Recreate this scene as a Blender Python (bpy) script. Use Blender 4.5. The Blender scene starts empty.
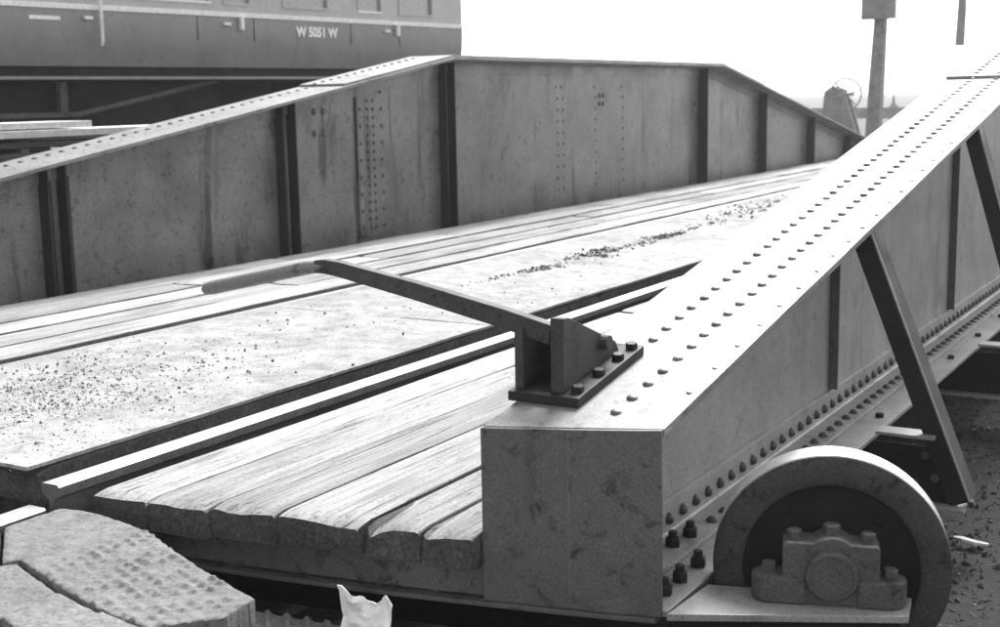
import bpy, bmesh, math, random
from mathutils import Vector, Matrix, noise
random.seed(7)
R = math.radians
scn = bpy.context.scene
C = scn.collection

# ------------------------------------------------------------------ camera
cam_d = bpy.data.cameras.new("camera"); cam = bpy.data.objects.new("camera", cam_d); C.objects.link(cam)
cam_d.sensor_width = 36.0; cam_d.lens = 46.8; cam_d.clip_start = 0.05; cam_d.clip_end = 3000
ax = Vector((0.85799, 0.51331, -0.01910)); up = Vector((-0.06882, 0.15172, 0.98602)); bk = Vector((0.50903, -0.84469, 0.16550))
mw = Matrix.Identity(4)
for i in range(3):
    mw[i][0] = ax[i]; mw[i][1] = up[i]; mw[i][2] = bk[i]
mw.translation = (0, 0, 1.04)
cam.matrix_world = mw
scn.camera = cam
cam_d.dof.use_dof = True; cam_d.dof.focus_distance = 3.9; cam_d.dof.aperture_fstop = 5.6

# ------------------------------------------------------------------ world, sun, exposure
SUN_EL, SUN_AZ = 50.0, -10.0          # azimuth measured from +Y (down the table) towards +X
w = bpy.data.worlds.new("World"); scn.world = w; w.use_nodes = True
nt = w.node_tree; nt.nodes.clear()
sky = nt.nodes.new("ShaderNodeTexSky"); sky.sky_type = 'NISHITA'; sky.sun_disc = False
sky.sun_elevation = R(SUN_EL); sky.sun_rotation = R(SUN_AZ)
sky.air_density = 1.0; sky.dust_density = 2.0; sky.ozone_density = 1.0
bw = nt.nodes.new("ShaderNodeRGBToBW")                     # black-and-white film: the sky without its blue
bg = nt.nodes.new("ShaderNodeBackground"); bg.inputs[1].default_value = 0.09
out = nt.nodes.new("ShaderNodeOutputWorld")
nt.links.new(sky.outputs[0], bw.inputs[0]); nt.links.new(bw.outputs[0], bg.inputs[0]); nt.links.new(bg.outputs[0], out.inputs[0])
sun_d = bpy.data.lights.new("sun", 'SUN'); sun_d.energy = 1.5; sun_d.angle = R(22); sun_d.color = (1, 1, 1)
sun = bpy.data.objects.new("sun", sun_d); C.objects.link(sun)
a = R(SUN_AZ); e = R(SUN_EL)
sdir = Vector((math.sin(a) * math.cos(e), math.cos(a) * math.cos(e), math.sin(e)))
sun.rotation_euler = sdir.to_track_quat('Z', 'Y').to_euler(); sun.location = (0, 0, 30)
vs = scn.view_settings
vs.view_transform = 'Standard'; vs.look = 'None'; vs.gamma = 1.0; vs.use_curve_mapping = False
vs.exposure = 2.4

# ------------------------------------------------------------------ materials
def nodes(name):
    m = bpy.data.materials.new(name); m.use_nodes = True
    t = m.node_tree; b = t.nodes["Principled BSDF"]
    return m, t, b
def N(t, typ, **kw):
    n = t.nodes.new(typ)
    for k, v in kw.items():
        if k == 'inp':
            for kk, vv in v.items(): n.inputs[kk].default_value = vv
        else: setattr(n, k, v)
    return n
def L(t, a, b): t.links.new(a, b)
def pos(t, scale, rot=(0, 0, 0)):
    g = N(t, "ShaderNodeNewGeometry"); mp = N(t, "ShaderNodeMapping")
    mp.inputs["Scale"].default_value = scale; mp.inputs["Rotation"].default_value = rot
    L(t, g.outputs["Position"], mp.inputs[0]); return mp.outputs[0]
def noisetex(t, vec, scale, detail=5, rough=0.6, dist=0.0):
    n = N(t, "ShaderNodeTexNoise"); n.inputs["Scale"].default_value = scale; n.inputs["Detail"].default_value = detail
    n.inputs["Roughness"].default_value = rough; n.inputs["Distortion"].default_value = dist
    L(t, vec, n.inputs["Vector"]); return n.outputs["Fac"]
def ramp(t, fac, stops):
    r = N(t, "ShaderNodeValToRGB"); cr = r.color_ramp
    while len(cr.elements) < len(stops): cr.elements.new(0.5)
    for el, (p, v) in zip(cr.elements, stops): el.position = p; el.color = (v, v, v, 1)
    L(t, fac, r.inputs[0]); return r.outputs[0]
def mul(t, a, b, fac=1.0, mode='MULTIPLY'):
    m = N(t, "ShaderNodeMixRGB", blend_type=mode); m.inputs[0].default_value = fac
    L(t, a, m.inputs[1]); L(t, b, m.inputs[2]); return m.outputs[0]
def bump(t, b, h, strength, dist):
    n = N(t, "ShaderNodeBump"); n.inputs["Strength"].default_value = strength; n.inputs["Distance"].default_value = dist
    L(t, h, n.inputs["Height"]); L(t, n.outputs[0], b.inputs["Normal"])

def m_steel(name, base, rough=0.5, var=0.35, streak=0.3, blot=0.3, bstr=0.25, spec=0.5, grain=0.38, gs=170):
    """weathered paint on steel: cloudy tone, vertical rust runs, scabs, fine pitting"""
    m, t, b = nodes(name)
    p = pos(t, (1, 1, 1)); ps = pos(t, (6, 6, 0.7))
    c = ramp(t, noisetex(t, p, 2.3, 6, 0.62), [(0.28, base * (1 - var)), (0.72, base * (1 + var))])
    st = ramp(t, noisetex(t, ps, 1.0, 5, 0.6, 0.4), [(0.33, 1 - streak * 1.6), (0.43, 1.0), (0.62, 1.0), (0.74, 1 + streak * 0.5)])
    c = mul(t, c, st)
    bl = ramp(t, noisetex(t, p, 17, 8, 0.7, 0.6), [(0.34, 1 - blot * 1.8), (0.46, 1.0), (0.62, 1.0), (0.70, 1 + blot)])
    c = mul(t, c, bl)
    fine = noisetex(t, p, gs, 4, 0.75)
    c = mul(t, c, ramp(t, fine, [(0.32, 1 - grain), (0.5, 1.0), (0.68, 1 + grain)]))
    L(t, c, b.inputs["Base Color"])
    rr = ramp(t, noisetex(t, p, 6, 4), [(0.3, max(0.1, rough - 0.12)), (0.7, min(1, rough + 0.15))])
    L(t, rr, b.inputs["Roughness"]); b.inputs["Specular IOR Level"].default_value = spec
    h = mul(t, noisetex(t, p, 55, 8, 0.7), noisetex(t, p, 9, 5, 0.6), 0.5, 'ADD')
    bump(t, b, h, bstr, 0.004)
    return m

def m_timber(name, base, var=0.35, dark=0.25):
    """weathered deck timber, grain running down the table (Y)"""
    m, t, b = nodes(name)
    g = pos(t, (60, 2.0, 60)); p = pos(t, (1, 1, 1)); pl = pos(t, (3, 0.7, 3))
    info = N(t, "ShaderNodeObjectInfo")
    c = ramp(t, noisetex(t, g, 1.0, 8, 0.68, 0.3), [(0.25, base * (1 - var)), (0.75, base * (1 + var))])
    c = mul(t, c, ramp(t, info.outputs["Random"], [(0.0, 0.72), (1.0, 1.15)]))
    c = mul(t, c, ramp(t, noisetex(t, pl, 1.3, 6, 0.65), [(0.3, 0.5), (0.5, 0.95), (0.75, 1.2)]))
    cr = ramp(t, noisetex(t, pos(t, (38, 1.1, 38)), 1.0, 6, 0.7, 0.8), [(0.33, dark), (0.40, 1.0)])
    c = mul(t, c, cr)
    sp = ramp(t, noisetex(t, pos(t, (13, 0.45, 13)), 1.0, 3, 0.5, 0.4), [(0.472, 1.0), (0.479, 0.3), (0.486, 1.0)])
    c = mul(t, c, sp)
    gr = ramp(t, noisetex(t, p, 90, 6, 0.75), [(0.32, 0.30), (0.45, 1.0), (0.72, 1.15)])
    c = mul(t, c, gr)
    L(t, c, b.inputs["Base Color"]); b.inputs["Roughness"].default_value = 0.85; b.inputs["Specular IOR Level"].default_value = 0.2
    h = mul(t, noisetex(t, g, 1.0, 8, 0.7, 0.3), mul(t, cr, sp), 0.7, 'MULTIPLY')
    bump(t, b, h, 0.6, 0.008)
    return m

def m_rough(name, base, scale=30, var=0.45, rough=0.9, bstr=0.5, bdist=0.01, spec=0.4, spots=0.0):
    m, t, b = nodes(name)
    p = pos(t, (1, 1, 1))
    c = ramp(t, noisetex(t, p, scale, 8, 0.7), [(0.28, base * (1 - var)), (0.72, base * (1 + var))])
    c = mul(t, c, ramp(t, noisetex(t, p, scale * 0.09, 5, 0.6), [(0.3, 0.65), (0.7, 1.25)]))
    if spots:
        c = mul(t, c, ramp(t, noisetex(t, p, scale * 2.5, 4, 0.7), [(0.33, 1 - spots), (0.42, 1.0)]))
        c = mul(t, c, ramp(t, noisetex(t, p, 110, 5, 0.75), [(0.33, 0.45), (0.47, 1.0), (0.66, 1.25)]))
    L(t, c, b.inputs["Base Color"]); b.inputs["Roughness"].default_value = rough
    b.inputs["Specular IOR Level"].default_value = spec
    bump(t, b, noisetex(t, p, scale * 1.3, 8, 0.7), bstr, bdist)
    return m

def m_plain(name, base, rough=0.6, metal=0.0, spec=0.5):
    m, t, b = nodes(name)
    p = pos(t, (1, 1, 1))
    L(t, ramp(t, noisetex(t, p, 25, 5, 0.65), [(0.3, base * 0.8), (0.7, base * 1.2)]), b.inputs["Base Color"])
    b.inputs["Roughness"].default_value = rough; b.inputs["Metallic"].default_value = metal
    b.inputs["Specular IOR Level"].default_value = spec
    return m

M = {}
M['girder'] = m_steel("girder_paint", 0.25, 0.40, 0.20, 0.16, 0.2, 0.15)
M['girder_far'] = m_steel("girder_paint_streaked", 0.118, 0.36, 0.42, 0.5, 0.34, 0.18, 0.5, 0.34, 70)
M['flange'] = m_steel("top_lit_flange_paint", 0.155, 0.45, 0.3, 0.05, 0.35, 0.3, 0.4)  # separate tone brightens the far girder's top: skylight put into the colour
M['endplate'] = m_steel("end_plate_paint", 0.092, 0.5, 0.2, 0.22, 0.4, 0.45, 0.4, 0.36)
M['dark'] = m_steel("dark_oiled_steel", 0.017, 0.6, 0.3, 0.2, 0.3, 0.3, 0.25)
M['iron'] = m_steel("rusty_cast_iron", 0.046, 0.65, 0.3, 0.1, 0.45, 0.6, 0.3, 0.5)
M['bearing'] = m_steel("bearing_iron", 0.062, 0.6, 0.35, 0.1, 0.5, 0.6, 0.35, 0.5)
M['rivet'] = m_steel("rivet_iron", 0.045, 0.5, 0.2, 0.05, 0.2)
M['rivet_top'] = m_steel("worn_rivet_iron", 0.11, 0.5, 0.3, 0.05, 0.3)
M['grip'] = m_steel("hand_polished_iron", 0.14, 0.42, 0.2, 0.05, 0.3, 0.3)
M['paint_run'] = m_steel("paler_paint_run", 0.102, 0.5, 0.25, 0.3, 0.3, 0.2)
M['tread'] = m_plain("worn_bright_steel", 0.55, 0.33, 0.9)
M['railside'] = m_rough("rail_rust", 0.09, 60, 0.4, 0.8, 0.4, 0.004)
M['timber'] = m_timber("weathered_timber", 0.29, 0.45, 0.10)
M['endgrain'] = m_rough("dirty_end_grain", 0.085, 70, 0.6, 0.95, 1.0, 0.012, 0.3, 0.4)
M['timber_dk'] = m_timber("old_dark_timber", 0.085)
M['sheet'] = m_rough("dusty_deck_sheet", 0.24, 9, 0.4, 0.85, 0.5, 0.01, 0.2, 0.45)
M['stone'] = m_rough("blue_brick_stone", 0.125, 22, 0.35, 0.85, 0.6, 0.008, 0.4, 0.3)
M['masonry'] = m_rough("damp_masonry", 0.06, 12, 0.4, 0.85)
M['gravel'] = m_rough("cinder_ground", 0.022, 45, 0.6, 0.95, 1.0, 0.03)
M['yard'] = m_rough("yard_ground", 0.08, 5, 0.5, 0.95, 1.0, 0.03)
M['cinder'] = m_rough("cinder_lumps", 0.035, 30, 0.6, 0.9)
M['grit'] = m_rough("pale_grit", 0.20, 30, 0.9, 0.9)
M['paper'] = m_plain("white_paper", 0.8, 1.0, 0.0, 0.1)
M['chip'] = m_plain("bleached_wood", 0.6, 0.9)
M['coach'] = m_steel("coach_paint", 0.19, 0.35, 0.15, 0.12, 0.10, 0.08)  # lightened in the paint where thicker haze would have paled it
M['coach_up'] = m_steel("coach_upper_paint", 0.36, 0.35, 0.12, 0.1, 0.08, 0.05)
M['under'] = m_steel("underframe_grime", 0.014, 0.8, 0.4, 0.2, 0.3, 0.25, 0.15)
M['letter'] = m_plain("faded_lettering", 0.75, 0.6)
M['cream'] = m_plain("white_lining_paint", 0.7, 0.5)
M['glass'] = m_plain("window_glass", 0.26, 0.12, 0.0, 0.6)
M['post'] = m_timber("grey_post_timber", 0.24)  # paled in the colour in place of haze at that distance
M['box'] = m_rough("box_paint", 0.22, 30, 0.3, 0.7)  # paler too: distance haze put into the colour
M['board'] = m_plain("pale_sawn_board", 0.5, 0.85)
M['leaf'] = m_rough("shrub_leaf", 0.09, 8, 0.4, 0.7, 0.1)

# ------------------------------------------------------------------ mesh helpers
WLOC = {}
def wl(o): return WLOC.get(o.name, Vector((0, 0, 0))) if o else Vector((0, 0, 0))
class MB:
    def __init__(s): s.v = []; s.f = []; s.mi = []
    def add(s, vs, fs, mi=0):
        o = len(s.v); s.v += [Vector(q) for q in vs]
        for f in fs: s.f.append(tuple(i + o for i in f)); s.mi.append(mi)
        return s
    def box(s, x0, x1, y0, y1, z0, z1, mi=0):
        return s.add([(x, y, z) for z in (z0, z1) for (x, y) in ((x0, y0), (x1, y0), (x1, y1), (x0, y1))],
                     [(3, 2, 1, 0), (4, 5, 6, 7), (0, 1, 5, 4), (1, 2, 6, 5), (2, 3, 7, 6), (3, 0, 4, 7)], mi)
    def prism(s, base, vec, mi=0):
        """polygon (list of 3D points) extruded by vec"""
        n = len(base); vec = Vector(vec)
        nrm = sum(((Vector(base[i]) - Vector(base[0])).cross(Vector(base[(i + 1) % n]) - Vector(base[0])) for i in range(n)), Vector())
        if nrm.dot(vec) < 0: base = base[::-1]
        pts = [Vector(b) for b in base] + [Vector(b) + vec for b in base]
        fs = [tuple(range(n))[::-1], tuple(range(n, 2 * n))] + [(i, (i + 1) % n, n + (i + 1) % n, n + i) for i in range(n)]
        return s.add(pts, fs, mi)
    def tube(s, pts, rad, seg=12, mi=0, cap=True):
        """round bar through points; rad a number or a list"""
        pts = [Vector(q) for q in pts]; n = len(pts)
        rs = rad if isinstance(rad, (list, tuple)) else [rad] * n
        o = len(s.v); prev = None
        for i, q in enumerate(pts):
            d = (pts[min(i + 1, n - 1)] - pts[max(i - 1, 0)]).normalized()
            u = prev if prev else (Vector((0, 0, 1)) if abs(d.z) < 0.9 else Vector((1, 0, 0)))
            u = (u - d * u.dot(d)).normalized(); prev = u; vv = d.cross(u)
            for k in range(seg):
                a_ = 2 * math.pi * k / seg
                s.v.append(q + (u * math.cos(a_) + vv * math.sin(a_)) * rs[i])
        for i in range(n - 1):
            for k in range(seg):
                k2 = (k + 1) % seg
                s.f.append((o + i * seg + k, o + i * seg + k2, o + (i + 1) * seg + k2, o + (i + 1) * seg + k)); s.mi.append(mi)
        if cap:
            s.f.append(tuple(o + k for k in range(seg))[::-1]); s.mi.append(mi)
            s.f.append(tuple(o + (n - 1) * seg + k for k in range(seg))); s.mi.append(mi)
        return s
    def lathe(s, c, axis, prof, seg=48, mi=0):
        """prof = (radius, distance along axis); closed ends where radius is 0"""
        c = Vector(c); d = Vector(axis).normalized()
        u = (Vector((0, 0, 1)) - d * d.z)
        u = u.normalized() if u.length > 1e-3 else Vector((1, 0, 0)); vv = d.cross(u)
        o = len(s.v)
        for (r_, h) in prof:
            for k in range(seg):
                a_ = 2 * math.pi * k / seg
                s.v.append(c + d * h + (u * math.cos(a_) + vv * math.sin(a_)) * max(r_, 1e-5))
        for i in range(len(prof) - 1):
            for k in range(seg):
                k2 = (k + 1) % seg
                s.f.append((o + i * seg + k, o + i * seg + k2, o + (i + 1) * seg + k2, o + (i + 1) * seg + k)); s.mi.append(mi)
        return s
    def build(s, name, mats, parent=None, bevel=0.0, smooth=False, seg=2, weld=True):
        me = bpy.data.meshes.new(name)
        lo = Vector((min(q.x for q in s.v), min(q.y for q in s.v), min(q.z for q in s.v)))
        hi = Vector((max(q.x for q in s.v), max(q.y for q in s.v), max(q.z for q in s.v)))
        c = (lo + hi) / 2; c.z = lo.z
        me.from_pydata([q - c for q in s.v], [], s.f)
        if not isinstance(mats, (list, tuple)): mats = [mats]
        for m_ in mats: me.materials.append(M[m_])
        me.polygons.foreach_set("material_index", s.mi)
        bm = bmesh.new(); bm.from_mesh(me)
        if weld: bmesh.ops.remove_doubles(bm, verts=bm.verts, dist=1e-5)
        bmesh.ops.recalc_face_normals(bm, faces=bm.faces)
        if bevel:
            es = [ed for ed in bm.edges if len(ed.link_faces) == 2 and ed.calc_face_angle(0) > 0.5]
            bmesh.ops.bevel(bm, geom=es, offset=bevel, segments=seg, affect='EDGES', profile=0.6, clamp_overlap=True)
        bm.to_mesh(me); bm.free()
        if smooth:
            me.polygons.foreach_set("use_smooth", [True] * len(me.polygons))
            me.set_sharp_from_angle(angle=R(38))
        me.update()
        o = bpy.data.objects.new(name, me); C.objects.link(o)
        o.parent = parent; o.location = c - wl(parent); WLOC[o.name] = c
        return o
def place(name, me, loc, parent=None, rot=(0, 0, 0), sc=1.0):
    o = bpy.data.objects.new(name, me); C.objects.link(o); o.parent = parent
    o.location = Vector(loc) - wl(parent); o.rotation_euler = rot
    o.scale = (sc, sc, sc); WLOC[o.name] = Vector(loc)
    return o
def empty(name, loc, parent=None):
    o = bpy.data.objects.new(name, None); C.objects.link(o); o.parent = parent
    o.location = Vector(loc) - wl(parent); o.empty_display_size = 0.2; WLOC[o.name] = Vector(loc)
    return o
def tag(o, label=None, cat=None, group=None, kind=None):
    if label: o["label"] = label
    if cat: o["category"] = cat
    if group: o["group"] = group
    if kind: o["kind"] = kind
    return o

# ------------------------------------------------------------------ layout constants
XC, YC, RT = -3.63, 11.55, 9.105       # pivot of the table and its radius
WL, WR = -5.82, -1.44                  # girder webs
RN, RF = -2.876, -4.384                # near and far running rail
PITR, PITZ, GZ = 10.4, -0.60, -0.13
def arc_y(x, r=RT): return YC - math.sqrt(max(r * r - (x - XC) ** 2, 0))

# ------------------------------------------------------------------ ground, pit
def ring(name, r0, r1, z0, z1, mat, seg=160, parent=None, step=1):
    b = MB()
    vs_ = []
    for k in range(seg):
        a_ = 2 * math.pi * k / seg
        vs_.append((XC + r0 * math.cos(a_), YC + r0 * math.sin(a_), z0))
        vs_.append((XC + r1 * math.cos(a_), YC + r1 * math.sin(a_), z1))
    b.add(vs_, [(2 * k, 2 * k + 1, (2 * k + 3) % (2 * seg), (2 * k + 2) % (2 * seg)) for k in range(seg)])
    return b.build(name, mat, parent)
g = MB(); seg = 160; rs = [PITR, 10.9, 12, 15, 22, 40, 90, 150, 240]
for i, r_ in enumerate(rs):
    for k in range(seg):
        a_ = 2 * math.pi * k / seg
        x, y = XC + r_ * math.cos(a_), YC + r_ * math.sin(a_)
        z = GZ + (0.05 * noise.noise(Vector((x * .4, y * .4, 0))) if 11 < r_ < 60 else 0)
        g.v.append(Vector((x, y, z)))
for i in range(len(rs) - 1):
    for k in range(seg):
        g.f.append((i * seg + k, (i + 1) * seg + k, (i + 1) * seg + (k + 1) % seg, i * seg + (k + 1) % seg)); g.mi.append(0)
tag(g.build('ground', 'yard'), kind='structure')
# pit wall and floor
pw = MB()
for k in range(seg):
    a_ = 2 * math.pi * k / seg
    for (r_, z) in ((PITR, GZ), (PITR, PITZ - 0.05), (PITR + 0.3, PITZ - 0.05)):
        pw.v.append(Vector((XC + r_ * math.cos(a_), YC + r_ * math.sin(a_), z)))
for k in range(seg):
    k2 = (k + 1) % seg
    pw.f.append((3 * k, 3 * k2, 3 * k2 + 1, 3 * k + 1)); pw.mi.append(0)
tag(pw.build('pit_wall', 'masonry'), kind='structure')
pf = MB(); n = 72
for i in range(n + 1):
    for j in range(n + 1):
        x = XC + (i / n * 2 - 1) * (PITR + 0.2); y = YC + (j / n * 2 - 1) * (PITR + 0.2)
        pf.v.append(Vector((x, y, PITZ + 0.03 * noise.noise(Vector((x, y, 0.3))) + 0.012 * noise.noise(Vector((x * 4, y * 4, 1))))))
for i in range(n):
    for j in range(n):
        x, y = ((i + .5) / n * 2 - 1) * (PITR + .2), ((j + .5) / n * 2 - 1) * (PITR + .2)
        if x * x + y * y < (PITR + 0.15) ** 2:
            o_ = i * (n + 1) + j; pf.f.append((o_, o_ + n + 1, o_ + n + 2, o_ + 1)); pf.mi.append(0)
tag(pf.build('pit_floor', 'gravel', smooth=True), kind='structure')
# pit race rail on which the end wheels run
WC = Vector((-0.905, 3.085, -0.150)); WR_ = 0.293
RADIAL = Vector((WC.x - XC, WC.y - YC, 0)).normalized(); TANG = Vector((-RADIAL.y, RADIAL.x, 0))
rr = (Vector((WC.x, WC.y, 0)) - Vector((XC, YC, 0))).length - 0.05
pr = MB(); prof = [(-.035, WC.z - WR_), (.035, WC.z - WR_), (.035, WC.z - WR_ - .035), (.01, WC.z - WR_ - .05), (.01, PITZ + .02), (.06, PITZ), (.06, PITZ - .06), (-.06, PITZ - .06), (-.06, PITZ), (-.01, PITZ + .02), (-.01, WC.z - WR_ - .05), (-.035, WC.z - WR_ - .035)]
np_ = len(prof)
for k in range(seg):
    a_ = 2 * math.pi * k / seg
    for (d, z) in prof: pr.v.append(Vector((XC + (rr + d) * math.cos(a_), YC + (rr + d) * math.sin(a_), z)))
for k in range(seg):
    for j in range(np_):
        pr.f.append((k * np_ + j, ((k + 1) % seg) * np_ + j, ((k + 1) % seg) * np_ + (j + 1) % np_, k * np_ + (j + 1) % np_)); pr.mi.append(0)
tag(pr.build('pit_rail', 'railside'), 'circular race rail low in the pit under the end wheel', 'rail')
pc = MB(); pc.lathe((XC, YC, 0), (0, 0, 1), [(0, PITZ - .05), (0.9, PITZ - .05), (0.8, PITZ + .2), (0, PITZ + .2)], 40)
pv = tag(pc.build('pivot_pier', 'masonry'), 'low round masonry pier under the middle of the turntable', 'pier')

# cinder lumps over the visible part of the pit floor
def lump(b, c, s, mi=0):
    q = [Vector((random.uniform(-1, 1), random.uniform(-1, 1), random.uniform(-.6, .7))) for _ in range(3)]
    vs_ = []
    for d in ((1, 0, 0), (-1, 0, 0), (0, 1, 0), (0, -1, 0), (0, 0, 1), (0, 0, -1)):
        vs_.append(Vector(c) + Vector(d) * s * random.uniform(.55, 1.1) * (0.75 if d[2] else 1) + Vector((random.uniform(-.3, .3), random.uniform(-.3, .3), random.uniform(-.2, .2))) * s)
    b.add(vs_, [(0, 2, 4), (2, 1, 4), (1, 3, 4), (3, 0, 4), (2, 0, 5), (1, 2, 5), (3, 1, 5), (0, 3, 5)], mi)
cb = MB()
for _ in range(9000):
    x = random.uniform(-1.5, 0.6); y = random.uniform(2.9, 8.5)
    if (x - XC) ** 2 + (y - YC) ** 2 > (PITR - .1) ** 2: continue
    s_ = random.choice((.004, .005, .007, .009, .014)) * random.uniform(.7, 1.3)
    lump(cb, (x, y, PITZ + 0.03 * noise.noise(Vector((x, y, 0.3))) + .004), s_, 1 if random.random() < .05 else 0)
tag(cb.build('cinder_bed', ['cinder', 'grit'], weld=False), 'dark cinders and small pale stones strewn over the pit floor', 'cinders', kind='stuff')

# ------------------------------------------------------------------ approach: kerb slabs, rail stub, ledge
cop = MB()
cop.prism([(-6.2, 1.3, PITZ - .05), (-1.93, 1.3, PITZ - .05), (-1.93, 2.04, PITZ - .05), (-2.2, 2.13, PITZ - .05), (-2.6, 2.26, PITZ - .05), (-6.2, 2.26, PITZ - .05)], (0, 0, .36))
cop = tag(cop.build('pit_abutment', 'masonry'), kind='structure')
def slab(name, poly, top, th, bumps=None, rnd=0.005):
    """stone slab: finely gridded top inside a polygon so that worn edges and raised pattern are real relief"""
    xs = [q[0] for q in poly]; ys = [q[1] for q in poly]
    bm = bmesh.new()
    vsb = [bm.verts.new((x, y, 0)) for x, y in poly]; f = bm.faces.new(vsb)
    if f.normal.z < 0: f.normal_flip()
    for ax_, lo, hi, st in ((0, min(xs), max(xs), 0.006), (1, min(ys), max(ys), 0.006)):
        c_ = lo + st
        while c_ < hi:
            no = (1, 0, 0) if ax_ == 0 else (0, 1, 0)
            co = (c_, 0, 0) if ax_ == 0 else (0, c_, 0)
            bmesh.ops.bisect_plane(bm, geom=bm.verts[:] + bm.edges[:] + bm.faces[:], plane_co=co, plane_no=no, dist=1e-6)
            c_ += st
    n_ = len(poly)
    def edge_d(x, y):
        best = 9
        for i in range(n_):
            a1 = Vector(poly[i]); b1 = Vector(poly[(i + 1) % n_]); d = b1 - a1
            t_ = max(0, min(1, (Vector((x, y)) - a1).dot(d) / d.length_squared)); best = min(best, (Vector((x, y)) - a1 - d * t_).length)
        return best
    for v in bm.verts:
        x, y = v.co.x, v.co.y; d = edge_d(x, y)
        z = 0.004 * noise.noise(Vector((x * 5, y * 5, 5))) + 0.0022 * noise.noise(Vector((x * 32, y * 32, 2))) + 0.0015 * noise.noise(Vector((x * 80, y * 80, 2)))
        d += 0.002 * noise.noise(Vector((x * 40, y * 40, 8)))
        d = max(d, 0)
        q = min(d / rnd, 1); z -= rnd * 0.7 * (1 - math.sqrt(max(0, 1 - (1 - q) ** 2)))
        if bumps: z += bumps(x, y)
        v.co.z = top + z
    boundary = [ed for ed in bm.edges if ed.is_boundary]
    r_ = bmesh.ops.extrude_edge_only(bm, edges=boundary)
    for v in [q for q in r_['geom'] if isinstance(q, bmesh.types.BMVert)]: v.co.z = top - th
    bmesh.ops.recalc_face_normals(bm, faces=bm.faces)
    me = bpy.data.meshes.new(name); bm.to_mesh(me); bm.free()
    c_ = Vector((sum(xs) / n_, sum(ys) / n_, top - th))
    me.transform(Matrix.Translation(-c_)); me.materials.append(M['stone'])
    me.polygons.foreach_set("use_smooth", [True] * len(me.polygons))
    me.set_sharp_from_angle(angle=R(50))
    o = bpy.data.objects.new(name, me); C.objects.link(o); o.parent = cop; o.location = c_ - wl(cop)
    return o
def studs(x, y):
    if x < -2.52: return 0
    fade = min(1, (x + 2.52) / 0.06)
    u = (x * 0.94 - y * 0.33) / 0.041; v = (x * 0.33 + y * 0.94) / 0.034
    if int(math.floor(v)) % 2: u += 0.5
    cu, cv = math.floor(u), math.floor(v); hsh = noise.cell(Vector((cu * 1.7 + .3, cv * 2.1 + .3, .5)))
    if hsh < -.45: return 0
    fade *= max(0, min(1, 1.1 + 1.6 * noise.noise(Vector((x * 4.5, y * 4.5, 6)))))
    du, dv = u - cu - .5 + .14 * hsh, v - cv - .5
    k = max(0, 1 - (du * du * 1.1 + dv * dv) / 0.10)
    return 0.0075 * fade * min(1, k * 2.2) * (0.8 + 0.3 * hsh)
slab('paving_slab', [(-2.828, 2.14), (-2.828, 2.325), (-2.75, 2.338), (-2.684, 2.335), (-2.56, 2.318), (-2.451, 2.291), (-2.3, 2.225), (-2.154, 2.164), (-2.02, 2.115), (-1.902, 2.073), (-1.888, 1.955), (-2.0, 1.84), (-2.148, 1.863), (-2.337, 1.909), (-2.588, 1.997), (-2.61, 1.96)], -0.058, 0.10, studs, 0.005)
slab('paving_slab', [(-2.828, 2.125), (-2.62, 1.955), (-2.59, 1.985), (-2.345, 1.898), (-2.338, 1.74), (-2.5, 1.66), (-2.828, 1.66)], -0.066, 0.12)
slab('paving_slab', [(-2.333, 1.893), (-2.152, 1.852), (-2.155, 1.80), (-2.2, 1.70), (-2.328, 1.735)], -0.060, 0.12)
slab('paving_slab', [(-2.142, 1.851), (-2.01, 1.828), (-1.97, 1.72), (-2.18, 1.68), (-2.145, 1.795)], -0.052, 0.12)
slab('paving_slab', [(-2.93, 2.255), (-3.4, 2.27), (-4.3, 2.27), (-4.3, 1.7), (-2.93, 1.7)], -0.075, 0.13, None, 0.03)
# ledge in the pit beside the abutment, with tooled diagonal ridges
def ridges(x, y):
    u = (x * 0.75 + y * 0.66) / 0.05
    return 0.012 * max(0, math.sin(2 * math.pi * u)) 
slab('ledge_stone', [(-2.32, 2.44), (-2.05, 2.47), (-1.76, 2.50), (-1.74, 1.9), (-2.32, 1.9)], -0.285, 0.33, ridges, 0.02)

def rail_profile(top):
    h = top
    return [(-.036, h - .006), (-.030, h), (.030, h), (.036, h - .006), (.036, h - .032), (.010, h - .046), (.009, h - .115), (.065, h - .132), (.065, h - .142), (-.065, h - .142), (-.065, h - .132), (-.009, h - .115), (-.010, h - .046), (-.036, h - .032)]
def rail(name, x, y0, y1, top, parent=None):
    p = [(x + d, y0, z) for (d, z) in rail_profile(top)]
    b = MB().prism(p, (0, y1 - y0, 0))
    # the head's running surface is worn bright
    for i, f in enumerate(b.f):
        zs = [b.v[k].z for k in f]
        if min(zs) >= top - 0.0061: b.mi[i] = 1
    return b.build(name, ['railside', 'tread'], parent)
for (x_, lb) in ((RN, 'approach rail with bright head ending beside the worn studded slab'), (RF, 'approach rail facing the far rail of the turntable')):
    y1 = 2.285 if x_ == RN else 2.25
    tag(rail('approach_rail', x_, -4.0, y1, -0.050), lb, 'rail', 'rails leading to the table')

# ------------------------------------------------------------------ the turntable
T = tag(empty('railway_turntable', (XC, YC, PITZ + .2)), 'old riveted plate-girder railway turntable with timber deck standing in its pit', 'turntable')

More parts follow.
